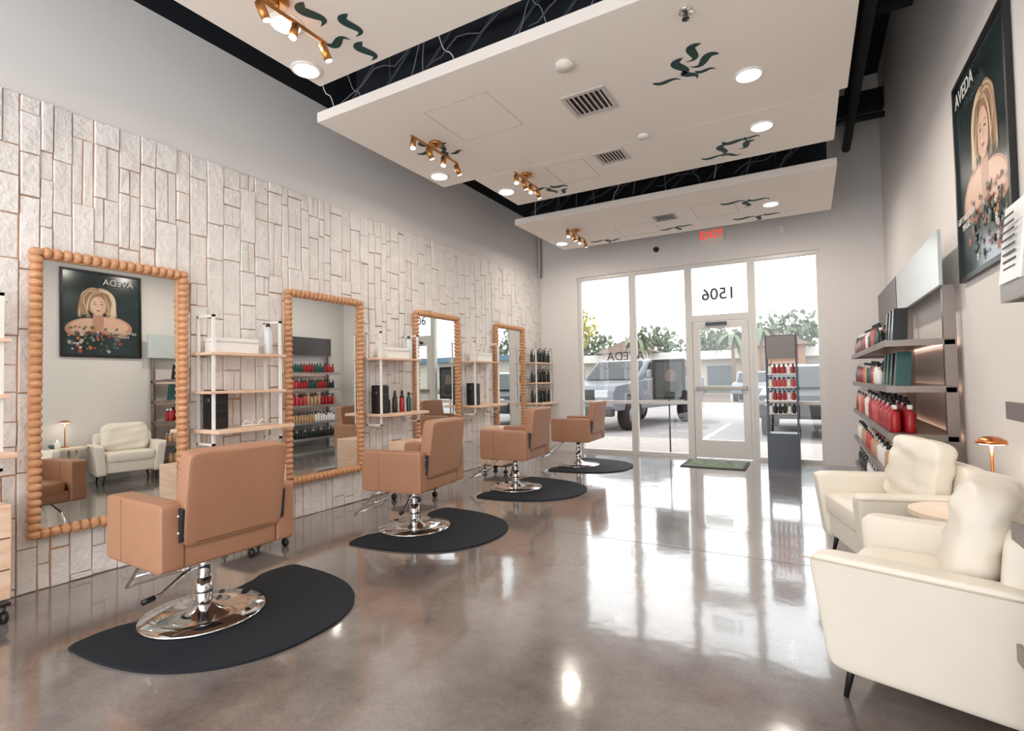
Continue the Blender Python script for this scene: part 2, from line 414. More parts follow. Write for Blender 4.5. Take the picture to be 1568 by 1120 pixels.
def hatch(name,x0,x1,y0,y1):
    b=MB(); Mh=mat('hatch_line',(190,180,172),.7); z=ZP-.002; w=.005
    b.box((x0,y0,z),(x1,y0+w,ZP),Mh);b.box((x0,y1-w,z),(x1,y1,ZP),Mh);b.box((x0,y0+w,z),(x0+w,y1-w,ZP),Mh);b.box((x1-w,y0+w,z),(x1,y1-w,ZP),Mh); b.done(name)
hatch('access_hatch',1.66,2.24,3.16,3.73); hatch('access_hatch.001',2.0,2.4,4.6,5.1); hatch('access_hatch.002',3.0,3.5,6.6,7.2); hatch('access_hatch.003',1.9,2.45,7.0,7.5)
b=MB(); b.cyl((2.86,3.15,ZP),(2.86,3.15,ZP-.03),.06,M_ceil,n=28); b.done('smoke_detector')
b=MB(); b.cyl((3.03,4.45,ZP),(3.03,4.45,ZP-.02),.05,M_white,n=24); b.done('smoke_detector.001')
b=MB(); b.cyl((3.66,3.05,ZP),(3.66,3.05,ZP-.01),.04,M_chrome); b.cyl((3.66,3.05,ZP-.01),(3.66,3.05,ZP-.05),.012,M_dsteel); b.cyl((3.66,3.05,ZP-.05),(3.66,3.05,ZP-.053),.022,M_dsteel); b.done('fire_sprinkler')

# ---------------------------------------------------------------- mirrors
ML=[(1.30,2.25),(3.10,4.06),(4.90,5.84),(6.77,7.70)]
def mirror(name,y0,y1,ra=0.0,rb=0.0,z0=.32,z1=2.14,w=.075):
    b=MB(); xw=.036
    b.box((xw,y0+w*.8,z0+w*.8),(xw+.006,y1-w*.8,z1-w*.8),M_black)
    b.box((xw+.022,y0+w*.9,z0+w*.9),(xw+.024,y1-w*.9,z1-w*.9),M_mirror,rot=(0,rb,ra))
    b.box((xw,y0+.02,z0+.02),(xw+.03,y0+w,z1-.02),M_bead); b.box((xw,y1-w,z0+.02),(xw+.03,y1-.02,z1-.02),M_bead)
    b.box((xw,y0+w,z0+.02),(xw+.03,y1-w,z0+w),M_bead); b.box((xw,y0+w,z1-w),(xw+.03,y1-w,z1-.02),M_bead)
    r=w/2; p=.05
    n=int((z1-z0)/p)
    for k in range(n+1):
        z=z0+r+(z1-z0-2*r)*k/n
        for y in (y0+r,y1-r): b.sph((xw+.036,y,z),r,M_bead,(1,1,.76),12)
    n=int((y1-y0)/p)-1
    for k in range(1,n):
        y=y0+r+(y1-y0-2*r)*k/n
        for z in (z0+r,z1-r): b.sph((xw+.036,y,z),r,M_bead,(1,.76,1),12)
    b.done(name)
for i,(a,c) in enumerate(ML): mirror('beaded_frame_mirror' if i==0 else 'beaded_frame_mirror.%03d'%i,a,c,.015 if i==0 else 0,-.013 if i==0 else 0)

# ---------------------------------------------------------------- wall shelf stations
def bottle(b,x,y,z,h,r,m,cap=None,n=10):
    b.lathe([(r*.9,0),(r,.01),(r,h*.68),(r*.45,h*.8),(r*.4,h*.84)],(x,y,z),m,n)
    b.cyl((x,y,z+h*.84),(x,y,z+h),r*.5,cap or M_black,n=8)
def pump_bottle(b,x,y,z,h,r,m):
    bottle(b,x,y,z,h*.85,r,m); b.cyl((x,y,z+h*.85),(x,y,z+h),r*.12,M_black,n=6); b.box((x-.008,y-.01,z+h*.97),(x+.045,y+.01,z+h),M_black)
def station(name,y0,y1,shelves,z0=.79,z1=1.80):
    b=MB(); xf=.28; xw=.037
    for y in (y0+.04,y1-.04):
        for x in (xf-.04,): b.box((x,y-.01,z0),(x+.018,y+.01,z1),M_wshelf)
        b.box((xw,y-.01,z0),(xw+.018,y+.01,z1),M_wshelf)
        b.box((xw,y-.01,z1-.018),(xf-.022,y+.01,z1),M_wshelf)
        b.box((xw,y-.01,z0),(xf-.022,y+.01,z0+.018),M_wshelf)
    for i,z in enumerate(shelves):
        if i==len(shelves)-1: b.box((xw,y0,z-.03),(xf+.1,y1,z),M_wood,.004,1)
        else: b.box((xw,y0,z-.022),(xf,y1,z),M_wood,.003,1)
    b.done(name)
station('styling_shelf_station',2.30,2.96,[1.51,1.21,.915])
station('styling_shelf_station.001',4.10,4.78,[1.52,.92])
station('styling_shelf_station.002',5.90,6.60,[1.53,.92])
station('styling_shelf_station.003',7.74,8.38,[1.55,1.21,.87])
station('styling_shelf_station.004',.48,1.17,[1.54,1.22,.90])
def whitebox(name,y,z,w=.36,h=.12):
    b=MB(); b.box((.06,y,z),(.22,y+w,z+h),M_white,.006); b.box((.055,y-.004,z+h*.72),(.225,y+w+.004,z+h*.76),mat('box_line',(205,200,195),.5)); b.done(name)
whitebox('white_storage_box',2.38,1.51); whitebox('white_storage_box.001',4.28,1.52); whitebox('white_storage_box.002',6.08,1.53)
def clearb(name,y,z):
    b=MB(); b.lathe([(.035,0),(.037,.01),(.037,.2),(.015,.24)],(.17,y,z),M_clear,16); b.cyl((.17,y,z+.24),(.17,y,z+.27),.016,M_dsteel); b.done(name)
clearb('spray_bottle',2.86,1.51); clearb('spray_bottle.001',4.68,1.52); clearb('spray_bottle.002',1.08,1.54)
def blackbox(name,y,z):
    b=MB(); b.box((.1,y,z),(.25,y+.12,z+.3),M_black,.01); b.box((.1,y+.01,z+.3),(.2,y+.11,z+.305),M_dsteel); b.cyl((.17,y-.001,z+.22),(.17,y-.004,z+.22),.03,M_dsteel)
    for k in range(3): b.box((.25,y+.015,z+.06+k*.07),(.253,y+.105,z+.075+k*.07),M_dsteel)
    b.done(name)
blackbox('tool_sanitizer_box',2.34,.915); blackbox('tool_sanitizer_box.001',4.14,.92); blackbox('tool_sanitizer_box.002',5.94,.92)
b=MB()
for k,(m,h) in enumerate([(M_dkg,.2),(M_dkg,.22),(M_dkg,.24),(M_red,.2),(M_dkg,.24),(M_teal,.22),(M_red2,.18)]): bottle(b,.18+.05*(k%2),4.31+k*.058,.92,h,.027,m)
b.done('styling_bottles')
b=MB()
for z in (1.55,1.21,.87):
    for k in range(8): pump_bottle(b,.15+.07*(k%2),7.82+k*.07,z,.2+.05*random.random(),.028,M_dkg)
b.done('pump_bottles')
b=MB(); b.tube([(.2,2.6,.93),(.2,2.64,.96),(.2,2.68,.93),(.2,2.7,.975),(.2,2.74,.93),(.2,2.78,.965),(.2,2.82,.93)],.007,M_white,8); b.tube([(.2,2.6,.922),(.2,2.82,.922)],.006,M_white,8); b.done('script_word_sign')
def trolley(name,y,x=.28):
    b=MB(); w=.36;dp=.34
    b.box((0,0,.11),(dp,w,.62),M_wood,.006,1)
    for z in (.27,.44): b.box((dp,0.01,z),(dp+.003,w-.01,z+.006),M_seam)
    for z in (.34,.51,.19): b.box((dp,w/2-.05,z),(dp+.015,w/2+.05,z+.01),M_dsteel)
    b.box((.02,.02,.095),(dp+.06,w-.02,.11),M_black)
    for xx in (.04,dp+.03):
        for yy in (.04,w-.04):
            b.cyl((xx,yy,.05),(xx,yy,.095),.008,M_dsteel,n=8); b.cyl((xx,yy-.012,.03),(xx,yy+.012,.03),.03,M_black,n=16)
    b.done(name,(x,y,0))
trolley('salon_trolley',2.34); trolley('salon_trolley.001',4.2); trolley('salon_trolley.002',6.0); trolley('salon_trolley.003',.78,.06)

# ---------------------------------------------------------------- salon chairs
def salon_chair():
    b=MB()
    b.lathe([(.30,0.0),(.305,.006),(.30,.014),(.2,.024),(.08,.038),(.05,.06)],(0,0,0),M_chrome,48)
    b.cyl((0,0,.05),(0,0,.2),.042,M_chrome,n=28); b.cyl((0,0,.2),(0,0,.34),.03,M_chrome,n=28)
    b.box((-.14,-.11,.335),(.14,.11,.36),M_dsteel,.005)
    b.tube([(0,.04,.26),(-.02,.12,.25),(-.06,.24,.2),(-.09,.30,.2)],.009,M_chrome)
    b.cyl((-.085,.285,.2),(-.10,.34,.2),.014,M_black,n=10)
    b.box((-.26,-.25,.36),(.25,.25,.45),M_tan,.02,4)
    b.puff((.01,0,.475),(.50,.48,.12),M_tan,.35,.3)
    b.box((-.285,-.245,.36),(-.22,.245,.485),M_tan,.02,4)
    for sy in (1,-1):
        yc=sy*.297
        b.puff((-.01,yc,.522),(.57,.11,.325),M_tan,.12,.12,n=44)
        b.box((.10,yc-.0556,.37),(.103,yc+.0556,.675),M_seam)
        b.box((-.315,sy*.262-.012,.50),(-.235,sy*.262+.012,.66),M_dsteel,.004,rot=(0,-.12,0))
        for zz in (.54,.62): b.cyl((-.29,sy*.262-.016,zz),(-.29,sy*.262+.016,zz),.008,M_chrome,n=10)
    b.M=Matrix.Translation((-.255,0,.47))@Euler((0,-.14,0)).to_matrix().to_4x4()
    b.puff((0,0,.23),(.105,.52,.46),M_tan,.16,.16,n=44)
    b.box((-.054,-.2,.02),(-.051,.2,.022),M_seam)
    b.M=Matrix.Identity(4)
    for sy in (1,-1):
        b.tube([(.12,sy*.17,.35),(.30,sy*.17,.29),(.42,sy*.17,.17),(.50,sy*.165,.10)],.010,M_chrome)
    b.tube([(.50,-.165,.10),(.52,-.15,.095),(.53,-.1,.095),(.53,.1,.095),(.52,.15,.095),(.50,.165,.10)],.010,M_chrome)
    b.tube([(.42,-.17,.17),(.42,.17,.17)],.008,M_chrome)
    return b
CY=[1.66,3.49,5.30,7.10]; CX=[1.31,1.24,1.22,1.26]; CR=[math.radians(a) for a in (178,186,184,182)]
ch=salon_chair().done('salon_chair',(CX[0],CY[0],.013),CR[0])
for i in range(1,4): inst(ch,'salon_chair.%03d'%i,(CX[i],CY[i],.013),CR[i])
def mat_obj():
    b=MB(); pts=[]
    n=44; a=.95; bb=.635
    for k in range(n+1):
        th=-math.pi/2+math.pi*k/n
        pts.append((a*max(0,math.cos(th))**.72,bb*math.copysign(abs(math.sin(th))**.9,math.sin(th)),0))
    for yy,xx in ((.60,-.03),(.50,-.05),(.40,-.045),(.32,.0),(.2,.03),(0,.04),(-.2,.03),(-.32,0),(-.40,-.045),(-.50,-.05),(-.60,-.03)): pts.append((xx,yy,0))
    b.prism(pts,(0,0,.012),M_rubber)
    return b
mo=mat_obj().done('anti_fatigue_mat',(1.10,1.77,.0005))
for i,y in enumerate((3.54,5.33,7.12)): inst(mo,'anti_fatigue_mat.%03d'%(i+1),(1.08,y,.0005))

# ---------------------------------------------------------------- armchairs
def armchair(pillow_y=0.0):
    b=MB(); w=.42; L=.64
    for sy in (1,-1):
        def fn(p,sy=sy):
            x,y,z=p; q=min(1,max(0,(z+.22)/.44))
            y+=sy*.045*q**1.5; x+=.05*q
            return [x,y,z]
        b.puff((-L/2-.02,sy*(w-.085),.345),(L,.12,.44),M_cream,.17,.2,n=52,fn=fn)
        lp=[]
        for q in range(13):
            a=q/12; lp.append((.045-.02*a-L*a*.97,sy*(w+.018),.545))
        b.tube(lp,.003,mat('cream_seam',(205,192,172),.6),6)
    b.puff((-L/2,0,.25),(L-.06,2*w-.2,.2),M_cream,.2,.2,n=36)
    b.puff((-.27,0,.375),(.54,2*w-.24,.15),M_cream,.3,.22,n=36)
    b.puff((-L+.07,0,.45),(.13,2*w-.12,.54),M_cream,.22,.22,n=40,rot=(0,-.08,0))
    for sx in (-.09,-L+.10):
        for sy in (1,-1):
            b.cyl((sx,sy*(w-.13),.18),(sx+(.03 if sx>-.3 else -.03),sy*(w-.10),0),.018,M_black,.009,n=12)
    def fp(p):
        x,y,z=p; r=1+.14*min(1,abs(y)/.3)**2*min(1,abs(z)/.2)**2
        wr=.010*math.sin(y*38+z*16)*(1-min(1,abs(y)/.3)**2)+.007*math.sin(z*55+y*9)
        return [x*(1-.35*min(1,abs(y)/.3)**3)+wr,y*r,z*r]
    b.puff((-L+.19,pillow_y,.64),(.2,.58,.42),M_cream,.6,.45,n=64,fn=fp,rot=(0,-.20,0))
    return b
armchair(-.0).done('cream_armchair',(4.335,2.745,0),math.radians(180-17))
armchair(0).done('cream_armchair.001',(4.345,3.95,0),math.radians(180+15))

TX,TY,TZ=4.86,3.40,.55
M_tt=wood_mat('table_wood',(236,216,196),(244,228,212),4)
b=MB(); b.cyl((0,0,TZ-.025),(0,0,TZ),.22,M_tt,n=48,smooth=False)
for k in range(3):
    a=k*2.094+.5; b.cyl((.12*math.cos(a),.12*math.sin(a),TZ-.025),(.17*math.cos(a),.17*math.sin(a),0),.014,M_tt,.01,n=10)
b.done('round_side_table',(TX,TY,0))
b=MB(); b.cyl((0,0,0),(0,0,.012),.05,M_copper,n=28); b.cyl((0,0,.012),(0,0,.35),.007,M_copper,n=10)
b.lathe([(.062,.345),(.058,.362),(.03,.378),(.004,.382)],(0,0,0),M_copper,28); b.cyl((0,0,.342),(0,0,.346),.05,M_lamp,n=24); b.done('table_lamp',(4.985,3.42,TZ))
b=MB(); b.lathe([(.03,0),(.034,.01),(.034,.09),(.030,.09)],(0,0,0),M_white,20); b.sph((0,0,.105),.006,M_lamp,(1,1,2.4),8); b.done('candle',(4.89,3.30,TZ))
b=MB(); b.lathe([(.035,0),(.055,.02),(.06,.05),(.055,.05),(.03,.02)],(0,0,0),mat('green_ceramic',(70,110,95),.4),24); b.done('ceramic_bowl',(4.975,3.29,TZ))

# ---------------------------------------------------------------- retail shelving on the right
def retail(name,y0,y1):
    e=empty(name,(0,0,0)); b=MB(); x0,x1=4.695,W-.012
    zs=[1.49,1.16,.82,.48,.16]
    ys=[y0,(y0+y1)/2,y1] if y1-y0>2 else [y0,y1]
    for yy in ys:
        yy=min(max(yy,y0+.02),y1-.02)
        b.box((x1-.09,yy-.02,0),(x1-.02,yy+.02,1.86),M_steel,.002,1)
    for z in zs:
        b.box((x0,y0,z-.045),(x0+.012,y1,z+.004),M_steel); b.box((x0+.012,y0,z-.012),(x1-.03,y1,z),M_steel)
        for yy in (y0,y1-.008): b.box((x0+.012,yy,z-.045),(x1-.03,yy+.008,z-.012),M_steel)
    b.done('frame',parent=e)
    return e,zs
M_hd=mat('header_dark',(58,46,42),.3); M_hl=mat('header_glare',(200,208,208),.25)  # pale tone puts the board's white glare into its colour
e,zs=retail('retail_product_shelf',4.60,7.95)
b=MB()
b.box((5.0,4.52,1.85),(5.02,7.97,2.23),M_hl); b.box((4.995,6.45,1.852),(5.0,7.96,2.228),M_hd)
b.sph((4.998,7.15,2.04),.15,mat('poster_skin',(200,150,125),.5),(.02,.8,1.1)); b.sph((4.997,6.95,2.02),.16,mat('poster_hair',(110,76,56),.5),(.01,.6,1.0)); b.done('header_board',parent=e)
def fill(name,y0,y1,z,cols,rows=2,hr=(.15,.22),r=.028,x0=4.75,parent=None,pitch=.066):
    b=MB(); y=y0; k=0
    while y<y1:
        seg=cols[int((y-y0)/(y1-y0)*len(cols))%len(cols)]
        h=hr[0]+(hr[1]-hr[0])*((k*37%11)/11)
        for q in range(rows): bottle(b,x0+q*.09,y,z,h,r,seg,M_black if k%3 else M_white,8)
        y+=pitch; k+=1
    return b.done(name,parent=parent)
fill('products_top',5.35,7.85,zs[0],[M_dkg,M_red2,M_dkg,M_white,M_red,M_teal,M_red,M_teal,M_red],parent=e)
fill('products_second',5.55,7.85,zs[1],[M_white,M_red2,M_teal,M_dkg,M_amber,M_red2,M_red,M_teal,M_red,M_dkg],parent=e)
fill('products_third',4.72,7.85,zs[2],[M_red,M_red,M_red2,M_red,M_white,M_red2,M_amber,M_red],hr=(.2,.27),r=.036,pitch=.09,parent=e)
fill('products_fourth',4.7,7.85,zs[3],[M_amber,M_white,M_amber,M_red2,M_amber,M_white],parent=e)
fill('products_fifth',4.7,7.85,zs[4],[M_amber,M_white,M_dkg],rows=1,parent=e)
b=MB()
for yy,z,m in ((4.85,1.49,M_dkg),(5.02,1.49,M_dkg),(5.2,1.49,M_dkg),(4.78,1.16,M_teal),(5.0,1.16,M_dkg),(5.22,1.16,M_teal),(5.42,1.16,M_teal)):
    b.prism([(4.76,yy-.07,z),(4.76,yy+.07,z),(4.78,yy+.025,z+.25),(4.78,yy-.025,z+.25)],(.09,0,0),m)
b.done('gift_pouches',parent=e)
Mled=mat('led_strip',(255,226,204),.4,emit=(255,205,175),estr=2.2)
b=MB()
for z in zs[:3]: b.box((W-.03,4.68,z-.03),(W-.02,7.88,z-.02),Mled)
b.done('led_strips',parent=e)
e2,_=retail('retail_product_shelf.001',.7,1.99)
b=MB(); b.box((4.71,.72,.0),(5.08,1.98,.37),M_white,.004,1); b.done('base_cabinet',parent=e2)
fill('products_top',.8,1.9,1.49,[M_dkg,M_white],parent=e2); fill('products_second',.8,1.9,1.16,[M_steel,M_white],parent=e2); fill('products_third',.8,1.95,.82,[M_dkg],parent=e2)
b=MB(); b.box((4.70,1.82,1.494),(4.706,1.98,1.71),M_white,rot=(0,.1,0))
for k in range(8): b.box((4.693-.0,1.85,1.53+k*.02),(4.6945,1.95,1.536+k*.02),dg,rot=(0,.1,0))
b.done('info_card',parent=e2)

# ---------------------------------------------------------------- framed poster on the right wall
e=empty('framed_poster',(W-.012,3.95,2.49))
b=MB(); hw,hh=.53,.65
def pb(u0,u1,v0,v1,d0,d1,m,bv=0): b.box((-d1,-u1,v0),(-d0,-u0,v1),m,bv)
pb(-hw,hw,-hh,hh,-.01,.0,M_black)
for (u0,u1,v0,v1) in ((-hw,-hw+.03,-hh,hh),(hw-.03,hw,-hh,hh),(-hw+.03,hw-.03,-hh,-hh+.03),(-hw+.03,hw-.03,hh-.03,hh)): pb(u0,u1,v0,v1,0,.018,M_black)
M_pb=mat('poster_teal',(44,58,60),.2,vary=.35,vscale=3); pb(-hw+.03,hw-.03,-hh+.03,hh-.03,0,.002,M_pb)
lay=[.0024]
def disc(u,v,ru,rv,m,rot=0,n=24):
    lay[0]+=.00003; d=lay[0]; pts=[]
    for k in range(n):
        a=2*math.pi*k/n; x=ru*math.cos(a); y=rv*math.sin(a)
        pts.append((-d,-(u+x*math.cos(rot)-y*math.sin(rot)),v+x*math.sin(rot)+y*math.cos(rot)))
    b.face(pts,m)
def strand(pts,w,m):
    lay[0]+=.00003; d=lay[0]
    P=[Vector(p) for p in pts]; n=18; C=[]
    for k in range(n+1):
        q=k/n; C.append(P[0]*(1-q)**3+P[1]*3*q*(1-q)**2+P[2]*3*q*q*(1-q)+P[3]*q**3)
    t=bmesh.new(); prev=None
    for k in range(n+1):
        T=(C[min(n,k+1)]-C[max(0,k-1)]).normalized(); N=Vector((-T.y,T.x))*w*math.sin(math.pi*(.12+.8*k/n))
        a=C[k]+N; c=C[k]-N
        cur=(t.verts.new((-d,-a.x,a.y)),t.verts.new((-d,-c.x,c.y)))
        if prev: t.faces.new((prev[0],cur[0],cur[1],prev[1]))
        prev=cur
    b.add(t,m)
hc=[mat('print_blonde',(208,180,146),.4),mat('print_blonde_mid',(186,152,116),.4),mat('print_blonde_dark',(150,114,84),.4),mat('print_blonde_light',(226,204,174),.4)]
Msk=mat('print_skin',(216,176,152),.4); Msk2=mat('print_skin_shadow',(186,140,116),.4); Msk3=mat('print_skin_light',(226,190,168),.4); Mlip=mat('print_lips',(172,84,78),.4); Meye=mat('print_eye',(70,54,48),.4)
fcx=.06
disc(fcx-.2,-.17,.26,.15,Msk2,.15); disc(fcx+.18,-.2,.24,.13,Msk2,-.25); disc(fcx-.19,-.15,.22,.11,Msk,.15); disc(fcx+.17,-.18,.2,.1,Msk,-.25); disc(fcx,-.1,.075,.17,Msk2)
disc(fcx,.2,.19,.2,hc[2])
rs=random.Random(11)
for k in range(60):
    s=-1 if k%2 else 1; q=rs.random()
    x0=fcx+s*rs.uniform(0,.05)
    strand([(x0,.38+rs.uniform(-.03,.02)),(fcx+s*(.14+.14*q),.42-.08*q),(fcx+s*(.26-.06*q),.2),(fcx+s*(.10+.16*rs.random()),.02-.08*rs.random())],rs.uniform(.008,.018),hc[k%4])
disc(fcx,.13,.105,.148,Msk,.06); disc(fcx+.025,.14,.07,.11,Msk3,.06)
for k in range(18):
    s=-1 if k%2 else 1
    strand([(fcx-.03,.33),(fcx+s*.08,.35),(fcx+s*(.13+.01*k/6),.24),(fcx+s*(.13+.03*rs.random()),.06-.1*rs.random())],rs.uniform(.006,.013),hc[(k+1)%4])
for s in (-1,1):
    disc(fcx+s*.043,.155,.019,.007,Meye,s*-.1); strand([(fcx+s*.02,.183),(fcx+s*.035,.193),(fcx+s*.055,.192),(fcx+s*.07,.18)],.0035,hc[2])
strand([(fcx+.008,.16),(fcx+.012,.13),(fcx+.016,.11),(fcx-.008,.098)],.0035,Msk2)
disc(fcx,.062,.030,.006,Mlip); disc(fcx,.055,.024,.007,Mlip)
fc=[mat('print_fl_red',(166,60,54),.5),mat('print_fl_white',(206,198,188),.5),mat('print_fl_green',(56,92,68),.5),mat('print_fl_teal',(64,112,120),.5),mat('print_fl_orange',(186,124,74),.5),mat('print_fl_dark',(28,58,46),.5)]
for k in range(90):
    u=rs.uniform(-.22,.46); v=rs.uniform(-.58,-.2); c=fc[rs.randrange(6)]; R0=rs.uniform(.010,.024)
    for p in range(5):
        a=p*1.257+k; disc(u+R0*.8*math.cos(a),v+R0*.8*math.sin(a),R0*.7,R0*.45,c,a,8)
    disc(u,v,R0*.35,R0*.35,fc[4],0,8)
b.done('print_panel',parent=e)
Mw=mat('print_text_white',(225,222,215),.5)
R=(math.pi/2,0,-math.pi/2)
text('AVEDA',.13,(-.0255,.20,.50),R,Mw,'heading',e); text("GIFT NATURE'S\nMAGIC",.055,(-.0255,.26,-.30),R,Mw,'tagline',e)

# ---------------------------------------------------------------- product display stand by the door
b=MB(); x0,x1,ya,yb=3.70,4.08,7.90,8.18
for x in (x0,x1-.02): 
    for y in (ya,yb-.02): b.box((x,y,.0),(x+.02,y+.02,1.80),M_dsteel)
b.box((x0-.005,ya-.005,0),(x1+.005,yb,.47),M_dsteel)
b.box((x0+.02,ya,1.48),(x1-.02,ya+.015,1.79),mat('header_print',(130,124,122),.4)); b.box((x0+.02,ya,1.79),(x1-.02,yb,1.80),M_dsteel)
for i,z in enumerate((.74,.92,1.1,1.28)):
    b.box((x0+.02,ya,z-.012),(x1-.02,yb-.02,z),M_white)
    for k in range(6):
        m=[M_dkg,M_red,M_red2,M_red][i] if k%4 else M_white
        for q in (0,1): bottle(b,x0+.05+k*.056,ya+.05+q*.08,z,.13,.023,m,n=8)
b.box((x0+.02,ya,.72),(x1-.02,ya+.01,.74),M_dsteel)
b.done('product_display_stand')
b=MB()
Mdm=mat('doormat_green',(120,130,112),.95,bump=.6,bscale=150,vary=.5,vscale=14)
b.box((2.6,7.55,0.0),(3.44,8.22,.012),mat('doormat_border',(70,74,66),.95)); b.box((2.64,7.59,.012),(3.40,8.18,.014),Mdm); b.done('doormat')

# ---------------------------------------------------------------- outside
M_asph=mat('asphalt',(146,140,139),.9,bump=.2,bscale=30,vary=.1,vscale=.6)
M_walk=mat('sidewalk_concrete',(168,160,154),.9,vary=.06)
b=MB(); b.box((-90,D+2.6,-.16),(90,110,-.12),M_asph); b.done('parking_lot_ground')
b=MB(); b.box((-40,D+.2,-.14),(40,D+2.6,-.01),M_walk); b.done('sidewalk')
b=MB(); Ml=mat('parking_line',(196,194,188),.8)
for k in range(-6,7): b.box((2.1+k*2.9,D+2.8,-.12),(2.22+k*2.9,D+8,-.117),Ml)
b.done('parking_lines')
M_sil=mat('silver_car_paint',(118,122,128),.3,.3); M_dcar=mat('dark_car_paint',(36,40,48),.2,.3); M_cg=mat('car_glass',(26,32,36),.05); M_tire=mat('tire',(18,18,19),.8); M_hl2=mat('headlight',(180,182,185),.15)
def wheel(b,x,y,r=.4,w=.26):
    b.cyl((x-w/2,y,r),(x+w/2,y,r),r,M_tire,n=28)
    for s in (-1,1): b.cyl((x+s*(w/2),y,r),(x+s*(w/2+.01),y,r),r*.6,M_sil,n=20); b.cyl((x+s*(w/2+.01),y,r),(x+s*(w/2+.02),y,r),r*.2,M_dsteel,n=12)
def truck(name,loc,rz=0):
    b=MB(); hw=.98
    prof=[(0,.55),(.0,1.05),(.12,1.2),(1.4,1.32),(2.0,1.36),(3.6,1.36),(3.65,1.38),(5.6,1.38),(5.65,.6),(4.95,.55),(4.8,.95),(4.2,.95),(4.05,.55),(1.45,.55),(1.3,.95),(.7,.95),(.55,.55)]
    b.prism([(-hw,p[0],p[1]) for p in prof],(2*hw,0,0),M_sil,.03,2)
    cab=[(1.35,1.3),(2.05,1.86),(2.3,1.92),(3.4,1.92),(3.62,1.36)]
    b.prism([(-hw+.12,p[0],p[1]) for p in cab],(2*hw-.24,0,0),M_sil,.04,2)
    b.face([(-hw+.2,1.37,1.36),(hw-.2,1.37,1.36),(hw-.26,2.0,1.87),(-hw+.26,2.0,1.87)][::-1],M_cg)
    for s in (-1,1):
        x=s*(hw-.112); b.face([(x,1.75,1.4),(x,2.15,1.82),(x,2.72,1.84),(x,2.72,1.4)],M_cg); b.face([(x,2.8,1.4),(x,2.8,1.84),(x,3.35,1.84),(x,3.45,1.4)],M_cg)
        b.box((s*(hw+.0)-.05+s*.12,1.55,1.38),(s*hw+.05+s*.12,1.7,1.6),M_sil,.03)
        b.box((s*.62-.2,-.02,.88),(s*.62+.2,.05,1.08),M_hl2,.02)
        wheel(b,s*.84,1.0); wheel(b,s*.84,4.5)
    b.box((-.42,-.03,.72),(.42,.03,1.1),M_black,.02); b.box((-hw,-.12,.42),(hw,.08,.66),M_dsteel,.04)
    b.done(name,loc,rz)
truck('pickup_truck',(-1.0,12.8,-.12),math.radians(-13))
def suv(name,loc,m):
    b=MB(); hw=.92
    prof=[(0,.45),(-.02,.8),(.1,.95),(1.2,1.08),(4.4,1.1),(4.5,.8),(4.45,.4),(3.9,.4),(3.8,.7),(3.3,.7),(3.2,.4),(1.3,.4),(1.2,.7),(.65,.7),(.55,.4)]
    b.prism([(-hw,p[0],p[1]) for p in prof],(2*hw,0,0),m,.04,2)
    cab=[(1.0,1.04),(1.8,1.58),(2.2,1.65),(3.9,1.6),(4.35,1.08)]
    b.prism([(-hw+.12,p[0],p[1]) for p in cab],(2*hw-.24,0,0),m,.04,2)
    b.face([(-hw+.2,1.04,1.1),(hw-.2,1.04,1.1),(hw-.26,1.74,1.58),(-hw+.26,1.74,1.58)][::-1],M_cg)
    for s in (-1,1):
        x=s*(hw-.112); b.face([(x,1.5,1.13),(x,1.95,1.54),(x,3.8,1.54),(x,4.1,1.13)],M_cg)
        b.box((s*.6-.2,-.03,.72),(s*.6+.2,.05,.86),M_hl2,.02); wheel(b,s*.8,.93,.34,.22); wheel(b,s*.8,3.55,.34,.22)
    b.box((-.4,-.03,.5),(.4,.02,.75),M_black,.02)
    b.done(name,loc)
suv('parked_suv',(4.15,12.6,-.12),M_dcar)
suv('parked_sedan',(1.5,30,-.12),M_sil); suv('parked_sedan.001',(-12,29,-.12),M_dcar)
b=MB(); Mb=mat('stucco_beige',(186,178,168),.9); Mb2=mat('stucco_brown',(150,114,94),.9); Mr=mat('roof_tile',(134,116,106),.9)
b.box((-32,52,-.12),(14,58,2.9),Mb); b.box((-33,51,2.9),(15,59,3.7),mat('fascia_white',(196,193,189),.9)); 
for k in range(12): b.box((-30+k*3.7,51.9,0),(-30+k*3.7+2.4,52,2.3),mat('shop_glass',(80,88,92),.2))
b.box((-1,50.5,-.12),(4,52,3.9),Mb2); b.prism([(-1.6,50,3.9),(4.6,50,3.9),(1.5,50,5.2)],(0,3,0),Mr)
b.box((-14,50.5,-.12),(-9,52,3.8),Mb); b.prism([(-14.6,50,3.8),(-8.4,50,3.8),(-11.5,50,5.0)],(0,3,0),Mr)
b.done('strip_mall_building')
b=MB(); b.box((18,52,-.12),(45,58,3.6),Mb); b.box((17,51,3.6),(46,59,4.2),mat('fascia_blue',(90,115,130),.9)); b.done('strip_mall_building.001')
